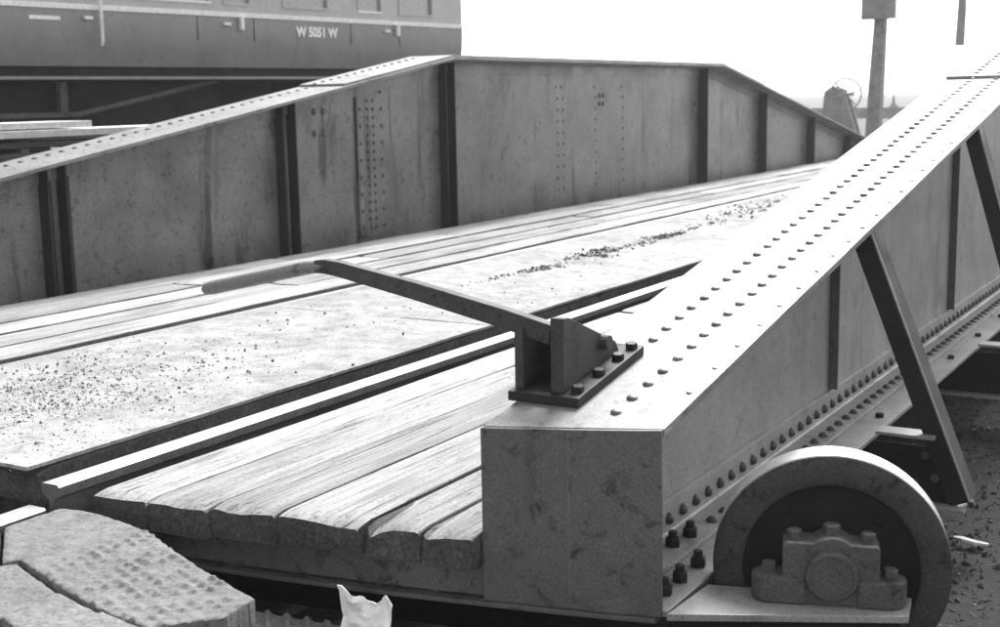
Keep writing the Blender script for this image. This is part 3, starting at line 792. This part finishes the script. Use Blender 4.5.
MB().prism([sl(-1.6445, 2.93, .0268), sl(-1.5665, 2.93, .0268), sl(-1.5665, 2.95, .0268), sl(-1.6445, 2.95, .0268)], (0, 0, .13)).build('back_plate', 'under', KX)
for (x, y) in ((-1.500, 2.865), (-1.500, 2.985), (-1.500, 3.10), (-1.500, 3.185), (-1.677, 3.0)):
    place('bolt', BOLTB, sl(x, y, .027), KX, (slope, 0, random.uniform(0, 1)))
MB().tube([(-1.505, 3.06, ptR(3.06) + .085), (-1.53, 3.06, ptR(3.06) + .085)], .02, 12).build('pin', 'iron', KX)
LV = empty('locking_lever', (-1.6, 2.9, .46), T); LV["label"] = 'long bent hand lever pointing left over the deck'
b = MB()
pth = [Vector((-1.567, 2.862, .437)), Vector((-1.72, 2.880, .466)), Vector((-2.00, 2.895, .517)), Vector((-2.27, 2.905, .562)), Vector((-2.325, 2.906, .568)), Vector((-2.36, 2.906, .566))]
for i, q in enumerate(pth):
    d = (pth[min(i + 1, 5)] - pth[max(i - 1, 0)]).normalized(); sd = Vector((-d.y, d.x, 0)).normalized(); u_ = sd.cross(d); u_ = u_ if u_.z > 0 else -u_
    h_ = (.026, .026, .0245, .022, .0205, .0185)[i]; t2 = (.0175, .0175, .0175, .017, .017, .0165)[i]
    b.v += [q + sd * t2 + u_ * h_, q - sd * t2 + u_ * h_, q - sd * t2 - u_ * h_, q + sd * t2 - u_ * h_]
for i in range(5):
    for k in range(4): b.f.append((4 * i + k, 4 * i + (k + 1) % 4, 4 * i + 4 + (k + 1) % 4, 4 * i + 4 + k)); b.mi.append(0)
b.f += [(0, 1, 2, 3), (20, 21, 22, 23)]; b.mi += [0, 0]
b.build('lever_bar', 'iron', LV, bevel=.004)
hp = [(-2.335, 2.906, .568), (-2.40, 2.905, .560), (-2.60, 2.901, .517), (-2.76, 2.899, .482), (-2.790, 2.898, .475), (-2.802, 2.898, .472)]
MB().tube(hp, [.0175, .020, .0205, .0215, .018, .008], 16).build('handle_grip', 'grip', LV, smooth=True)

# ------------------------------------------------------------------ litter
b = MB(); nx, nz = 16, 8
for i in range(nx + 1):
    for j in range(nz + 1):
        u = i / nx; v = j / nz
        ht = .096 + .020 * max(0, 1 - abs(u - .84) / .2) + .018 * max(0, 1 - u / .3) - .016 * max(0, 1 - abs(u - .62) / .12) + .006 * math.sin(u * 23)
        x = -1.925 + .142 * u - .030 * max(0, 1 - u / .3) * v * v
        z = -.272 + ht * v
        y = 2.40 + .03 * v + .004 * math.sin(u * 8 + v * 2.5) + .012 * noise.noise(Vector((u * 4, v * 4, 2)))
        b.v.append(Vector((x, y, z)))
for i in range(nx):
    for j in range(nz): b.f.append((i * (nz + 1) + j, (i + 1) * (nz + 1) + j, (i + 1) * (nz + 1) + j + 1, i * (nz + 1) + j + 1)); b.mi.append(0)
o = b.build('paper_scrap', 'paper'); md = o.modifiers.new('thickness', 'SOLIDIFY'); md.thickness = .0025
tag(o, 'crumpled white paper scrap with torn points lying in the dark pit edge', 'paper')
b = MB().tube([(-.935, 4.74, -.585), (-.90, 4.715, -.580), (-.86, 4.705, -.582), (-.815, 4.72, -.586)], [.008, .013, .012, .006], 6)
tag(b.build('wood_splinter', 'chip'), 'pale wood splinter on the cinders right of the end wheel', 'splinter')

# ------------------------------------------------------------------ railway coach behind the far girder
P0 = Vector((-9.80, 7.76, 0)); U = Vector((.068, .9977, 0)); NN = Vector((.9977, -.068, 0))
def cp(s, n_, z): return P0 + U * s + NN * n_ + Vector((0, 0, z))
S0, S1 = -10.0, 6.92
K = tag(empty('railway_coach', cp(0, -1.3, GZ + .0)), 'grey passenger coach with white waist line standing behind the far girder', 'coach')
def cbox(name, s0, s1, n0, n1, z0, z1, mat, parent=None, bevel=0.0):
    return MB().prism([cp(s0, n0, z0), cp(s1, n0, z0), cp(s1, n1, z0), cp(s0, n1, z0)], (0, 0, z1 - z0)).build(name, mat, parent or K, bevel=bevel)
# side panels below the waist with a tumblehome curve
b = MB(); prof = [(-.07, 1.385), (-.03, 1.50), (-.008, 1.66), (0, 1.80), (0, 1.905)]
for s_ in (S0, S1):
    for (n_, z) in prof: b.v.append(cp(s_, n_, z))
    for (n_, z) in prof: b.v.append(cp(s_, n_ - .04, z))
for k in range(4): b.f += [(k, k + 1, 11 + k, 10 + k), (5 + k, 15 + k, 16 + k, 6 + k)]; b.mi += [0, 0]
for q in (0, 10): b.f += [(q + k, q + k + 1, q + 6 + k, q + 5 + k) for k in range(4)]; b.mi += [0] * 4
b.f += [(0, 10, 15, 5), (4, 9, 19, 14)]; b.mi += [0, 0]
b.build('lower_side', 'coach', K, smooth=True)
cbox('waist_moulding', S0, S1, -.04, .012, 1.905, 1.955, 'cream', bevel=.004)
# upper side: pillars between real window openings
wins = [(-9.2, -8.3), (-7.9, -7.0), (-6.6, -5.7), (-5.3, -4.4), (-4.0, -3.1), (-2.7, -1.8), (-1.4, -.55), (-.3, .55), (.62, .96), (1.35, 2.55), (2.72, 3.12), (3.6, 4.35), (4.85, 5.30), (5.62, 6.3)]
edges = [S0] + [e_ for w_ in wins for e_ in w_] + [S1]
for i in range(0, len(edges), 2): cbox('side_pillar', edges[i], edges[i + 1], -.05, -.004, 2.03, 2.78, 'coach_up')
cbox('sill_rail', S0, S1, -.05, -.004, 1.9555, 2.03, 'coach_up')
cbox('cant_rail', S0, S1, -.05, -.004, 2.78, 3.05, 'coach_up')
for (a0, a1) in wins:
    wd = empty('window', cp((a0 + a1) / 2, -.03, 2.03), K)
    cbox('pane', a0, a1, -.036, -.030, 2.03, 2.78, 'glass', wd)
    for (q0, q1, z0, z1) in ((a0, a1, 2.03, 2.055), (a0, a1, 2.755, 2.78), (a0, a0 + .025, 2.055, 2.755), (a1 - .025, a1, 2.055, 2.755)):
        cbox('window_frame', q0, q1, -.029, .006, z0, z1, 'cream' if (z1 < 2.1 and a0 in (1.35, 4.85)) else 'coach_up', wd)
# body beyond: far side, ends, floor, roof
cbox('far_side', S0, S1, -2.72, -2.66, 1.385, 3.05, 'coach')
for s_ in (S0, S1 - .05): cbox('end_wall', s_, s_ + .05, -2.655, -.075, 1.385, 3.05, 'coach')
cbox('floor', S0 + .06, S1 - .06, -2.65, -.08, 1.386, 1.44, 'under')
b = MB(); nseg = 14
for s_ in (S0 - .03, S1 + .03):
    for k in range(nseg + 1):
        a_ = math.pi * k / nseg; b.v.append(cp(s_, -1.36 + 1.42 * math.cos(a_), 3.05 + .62 * math.sin(a_)))
for k in range(nseg): b.f.append((k, k + 1, nseg + 2 + k, nseg + 1 + k)); b.mi.append(0)
b.f += [tuple(range(nseg + 1)), tuple(range(nseg + 1, 2 * nseg + 2))[::-1], (0, nseg + 1, 2 * nseg + 1, nseg)]; b.mi += [0] * 3
b.build('roof', 'coach', K, smooth=True)
cbox('solebar', S0, S1, -.20, -.12, 1.245, 1.384, 'under')
cbox('footboard', S0 + .2, S1 - .3, -.115, .02, 1.262, 1.290, 'coach')
# underframe truss, queen post, boxes, bogies
tr = MB()
for (q0, q1) in (((-6.0, 1.24), (-4.4, .93)), ((-4.4, .93), (.92, .915)), ((.92, .915), (2.75, 1.235))):
    a0 = cp(q0[0], -.14, q0[1]); a1 = cp(q1[0], -.14, q1[1])
    tr.prism([a0, a0 + Vector((0, 0, .045)), a0 + Vector((0, 0, .045)) - NN * .06, a0 - NN * .06], a1 - a0)
tr.build('truss_bar', 'bearing', K)
for s_ in (.75, -1.7, -4.2): cbox('queen_post', s_ - .04, s_ + .04, -.17, -.11, .96, 1.244, 'bearing')
for (q0, q1, n_, z0) in ((.98, 2.9, -.32, .62), (-3.8, .70, -.30, .42), (-5.7, -3.85, -.45, .45), (-9.5, -5.75, -1.0, .3), (2.95, 6.6, -1.0, .3)): cbox('battery_box', q0, q1, n_ - 1.1, n_, z0, 1.2445, 'under', bevel=.01)
cbox('underframe_beam', S0 + .1, S1 - .1, -2.6, -.21, 1.246, 1.3855, 'under')
for sc in (4.7, -7.6):
    bo = empty('bogie', cp(sc, -1.36, .05), K)
    for n_ in (-.42, -2.3):
        cbox('bogie_frame', sc - 1.7, sc + 1.7, n_ - .03, n_ + .03, .55, .80, 'under', bo)
        for ds in (-1.25, 1.25):
            MB().lathe(cp(sc + ds, n_ - (.12 if n_ > -1 else -.12), .40), NN, [(0, -.05), (.46, -.05), (.46, .04), (.38, .05), (.36, .02), (.10, .03), (.08, .08), (0, .08)], 32).build('wheel', 'under', bo)
    cbox('bolster', sc - .3, sc + .3, -2.27, -.45, .6, 1.24, 'under', bo)
# handrail, door handles, grab irons
MB().tube([cp(1.11, .035, 1.58), cp(1.11, .05, 1.62), cp(1.11, .05, 2.5), cp(1.11, .03, 2.54)], .016, 10).build('handrail', 'cream', K, smooth=True)
for s_ in (.98, 2.74, 5.36):
    cbox('door_handle', s_ - .045, s_ + .045, .004, .04, 1.815, 1.845, 'cream', bevel=.004)
for s_ in (2.95, 5.56): cbox('grab_iron', s_ - .022, s_ + .022, .002, .045, 1.775, 1.915, 'cream', bevel=.004)
cbox('number_plate', .35, .68, .001, .008, 1.80, 1.835, 'cream')
for s_ in (2.35, 3.15, 4.72, 5.62): cbox('door_joint', s_ - .004, s_ + .004, -.002, .003, 1.66, 1.904, 'under')
# running number painted on the side
def lettering(txt, s_, z, size):
    cu = bpy.data.curves.new('running_number', 'FONT'); cu.body = txt; cu.size = size; cu.align_x = 'CENTER'; cu.extrude = .0015; cu.offset = .007
    o = bpy.data.objects.new('running_number', cu); C.objects.link(o); o.data.materials.append(M['letter'])
    o.parent = K
    loc = cp(s_, .004, z) - wl(K)
    mm = Matrix.Identity(4)
    for i in range(3): mm[i][0] = U[i]; mm[i][1] = (0, 0, 1)[i]; mm[i][2] = NN[i]
    mm.translation = loc
    dg = bpy.context.evaluated_depsgraph_get(); me = bpy.data.meshes.new_from_object(o.evaluated_get(dg))
    bpy.data.objects.remove(o)
    o = bpy.data.objects.new('running_number', me); C.objects.link(o); o.parent = K; o.matrix_local = mm
    return o
lettering('W 5051 W', 4.14, 1.735, .145)
# rails of the coach's road
for n_ in (-.55, -2.07):
    q = cp(-14, n_, 0); b = MB()
    b.prism([cp(-14, n_ + d, z - .06) for (d, z) in rail_profile(0)], U * 26)
    tag(b.build('siding_rail', 'railside'), 'rail under the coach, %s one' % ('nearer' if n_ > -1 else 'farther'), 'rail', 'rails of the coach siding')

# stack of sawn boards between girder and coach
def stack_boards():
    for i, (dx, yend, z0, th) in enumerate(((0, 6.82, .868, .045), (.03, 8.1, .806, .052), (-.02, 7.9, .738, .04), (.0, 8.2, .60, .10), (.02, 8.3, .45, .12), (0, 8.0, .20, .20), (.03, 8.25, GZ - .03, .20))):
        b = MB().box(-8.05 + dx, -7.62 + dx, 3.2 + .1 * i, yend, z0, z0 + th)
        o = b.build('board', 'board' if i < 2 else 'timber_dk', bevel=.004)
        nm = ('top pale board of the stack behind the far girder, its end cut short', 'second pale board of the stack behind the far girder', 'third, darker board of the stack behind the far girder', 'fourth baulk down in the stack behind the far girder', 'fifth baulk down in the stack behind the far girder', 'sixth baulk down in the stack behind the far girder', 'lowest baulk of the stack behind the far girder')[i]
        tag(o, nm, 'board', 'stacked boards behind the far girder')
    for i, (z0, z1) in enumerate(((.858, .868), (.778, .806), (.70, .738), (.57, .60), (.40, .45), (.17, .20))):
        for y in (3.9, 6.2):
            b = MB().box(-8.0, -7.66, y, y + .07, z0, z1)
            tag(b.build('spacer_batten', 'timber_dk'), 'thin batten under the %s board of the stack, %s one' % (('top', 'second', 'third', 'fourth', 'fifth', 'sixth')[i], 'left' if y < 5 else 'right'), 'batten', 'spacers in the board stack')
stack_boards()

# ------------------------------------------------------------------ beyond the far end
pt_ = empty('box_post', (-6.36, 23.85, GZ)); tag(pt_, 'tall grey timber post carrying a square box beyond the far end', 'post')
b = MB()
for (z, h_, dx) in ((GZ - .1, .125, -.06), (1.2, .112, -.01), (2.4, .095, .035), (3.3, .085, .05)):
    b.v += [Vector((-6.36 + dx + sx * h_, 23.85 + sy * h_, z)) for sx, sy in ((-1, -1), (1, -1), (1, 1), (-1, 1))]
for i in range(3):
    for k in range(4): b.f.append((4 * i + k, 4 * i + (k + 1) % 4, 4 * i + 4 + (k + 1) % 4, 4 * i + 4 + k)); b.mi.append(0)
b.f += [(0, 1, 2, 3), (12, 13, 14, 15)]; b.mi += [0, 0]
b.build('post', 'post', pt_, bevel=.006)
b = MB().box(-6.62, -6.03, 23.60, 23.755, 2.24, 3.15); bx = b.build('box', 'box', pt_, bevel=.01)
MB().box(-6.66, -5.99, 23.57, 23.78, 3.15, 3.19).build('box_lid', 'box', bx)
MB().box(-6.60, -6.05, 23.592, 23.60, 2.30, 2.33).build('box_lip', 'box', bx)

wc = empty('water_crane', (-5.45, 32.6, GZ)); tag(wc, 'hose of a water crane hanging into view at the top right', 'water crane')
MB().lathe((-5.45, 32.6, 0), (0, 0, 1), [(0, GZ - .05), (.3, GZ - .05), (.3, .1), (.14, .2), (.13, 3.4), (.2, 3.45), (.2, 3.9), (0, 3.95)], 20).build('column', 'box', wc, smooth=True)
MB().tube([(-5.45, 32.6, 3.7), (-6.3, 32.0, 3.75), (-6.56, 31.8, 3.72), (-6.59, 31.78, 3.5)], [.1, .09, .09, .09], 12).build('jib_pipe', 'box', wc, smooth=True)
MB().tube([(-6.59, 31.78, 3.52), (-6.585, 31.78, 2.8), (-6.60, 31.78, 2.3), (-6.61, 31.78, 1.97)], [.09, .10, .105, .11], 12).build('hose', 'box', wc, smooth=True)

hw_ = empty('hand_winch', (-7.85, 26.0, GZ)); tag(hw_, 'hand winch with thin spoked wheel beyond the far end of the girder', 'winch')
wcn = Vector((-7.55, 26.0, .93))
b = MB(); pts = [wcn + Vector((.31 * math.cos(a_), 0, .31 * math.sin(a_))) for a_ in [2 * math.pi * k / 28 for k in range(29)]]
b.tube(pts, .016, 6); b.build('wheel_rim', 'box', hw_, smooth=True)
for k in range(6):
    a_ = math.pi * k / 3 + .25; MB().tube([wcn, wcn + Vector((.30 * math.cos(a_), 0, .30 * math.sin(a_)))], .012, 6).build('spoke', 'box', hw_)
MB().tube([wcn - Vector((0, .08, 0)), wcn + Vector((0, .5, 0))], .035, 10).build('shaft', 'box', hw_)
for dy in (.12, .42):
    MB().prism([(-8.12, 26 + dy, GZ - .02), (-7.98, 26 + dy, GZ - .02), (-7.86, 26 + dy, .45), (-7.40, 26 + dy, GZ - .02), (-7.27, 26 + dy, GZ - .02), (-7.56, 26 + dy, .80), (-7.68, 26 + dy, 1.02), (-7.86, 26 + dy, 1.10), (-8.02, 26 + dy, .98)], (0, .05, 0)).build('side_frame', 'box', hw_)
MB().lathe((-7.85, 26.18, .72), (0, 1, 0), [(0, 0), (.17, 0), (.17, .22), (0, .22)], 20).build('drum', 'box', hw_)

lp = empty('finial_post', (-10.42, 41.0, GZ)); tag(lp, 'short grey post with pointed finial far beyond the box post', 'post')
MB().lathe((-10.42, 41.0, 0), (0, 0, 1), [(0, GZ - .05), (.13, GZ - .05), (.11, .35), (.16, .38), (.16, .45), (.08, .55), (.035, .62), (.05, .66), (.02, .80), (0, .86)], 14).build('shaft', 'box', lp, smooth=True)
fw = MB().box(-22, -4, 52, 52.4, GZ - .05, .30)
tag(fw.build('boundary_wall', 'box', bevel=.02), 'low pale wall far beyond the end of the table', 'wall')
sh = empty('shrub', (-10.55, 45.5, GZ)); tag(sh, 'low dark shrub between the finial post and the near girder', 'shrub')
b = MB()
for _ in range(1500):
    u = Vector((random.gauss(0, 1), random.gauss(0, 1), random.gauss(0, 1))).normalized() * random.uniform(.5, 1) ** .5
    q = Vector((-10.55 + .85 * u.x, 45.5 + .6 * u.y, .10 + .42 * u.z * (1 + .3 * math.sin(u.x * 5)) + .14 * u.x))
    if q.z < GZ: continue
    a_ = Vector((random.gauss(0, 1), random.gauss(0, 1), random.gauss(0, 1))).normalized() * .05; c_ = a_.orthogonal().normalized() * .03
    b.add([q - a_, q + c_, q + a_, q - c_], [(0, 1, 2, 3)])
b.build('crown', 'leaf', sh, weld=False)
MB().tube([(-10.55, 45.5, GZ - .03), (-10.5, 45.5, .15)], [.05, .02], 8).build('trunk', 'post', sh)

# ------------------------------------------------------------------ thin haze over the yard
hz = MB().box(-255, 248, -240, 263, -1.70, 4.15)
ho = hz.build('haze', 'paper'); ho["kind"] = 'stuff'; ho["label"] = 'thin pale haze hanging over the yard'; ho["category"] = 'haze'
hm = bpy.data.materials.new('haze_air'); hm.use_nodes = True; ht = hm.node_tree; ht.nodes.clear()
vo = ht.nodes.new('ShaderNodeVolumePrincipled'); vo.inputs['Color'].default_value = (.95, .95, .95, 1); vo.inputs['Density'].default_value = 0.0013; vo.inputs['Anisotropy'].default_value = 0.3
mo = ht.nodes.new('ShaderNodeOutputMaterial'); ht.links.new(vo.outputs[0], mo.inputs['Volume'])
ho.data.materials.clear(); ho.data.materials.append(hm)
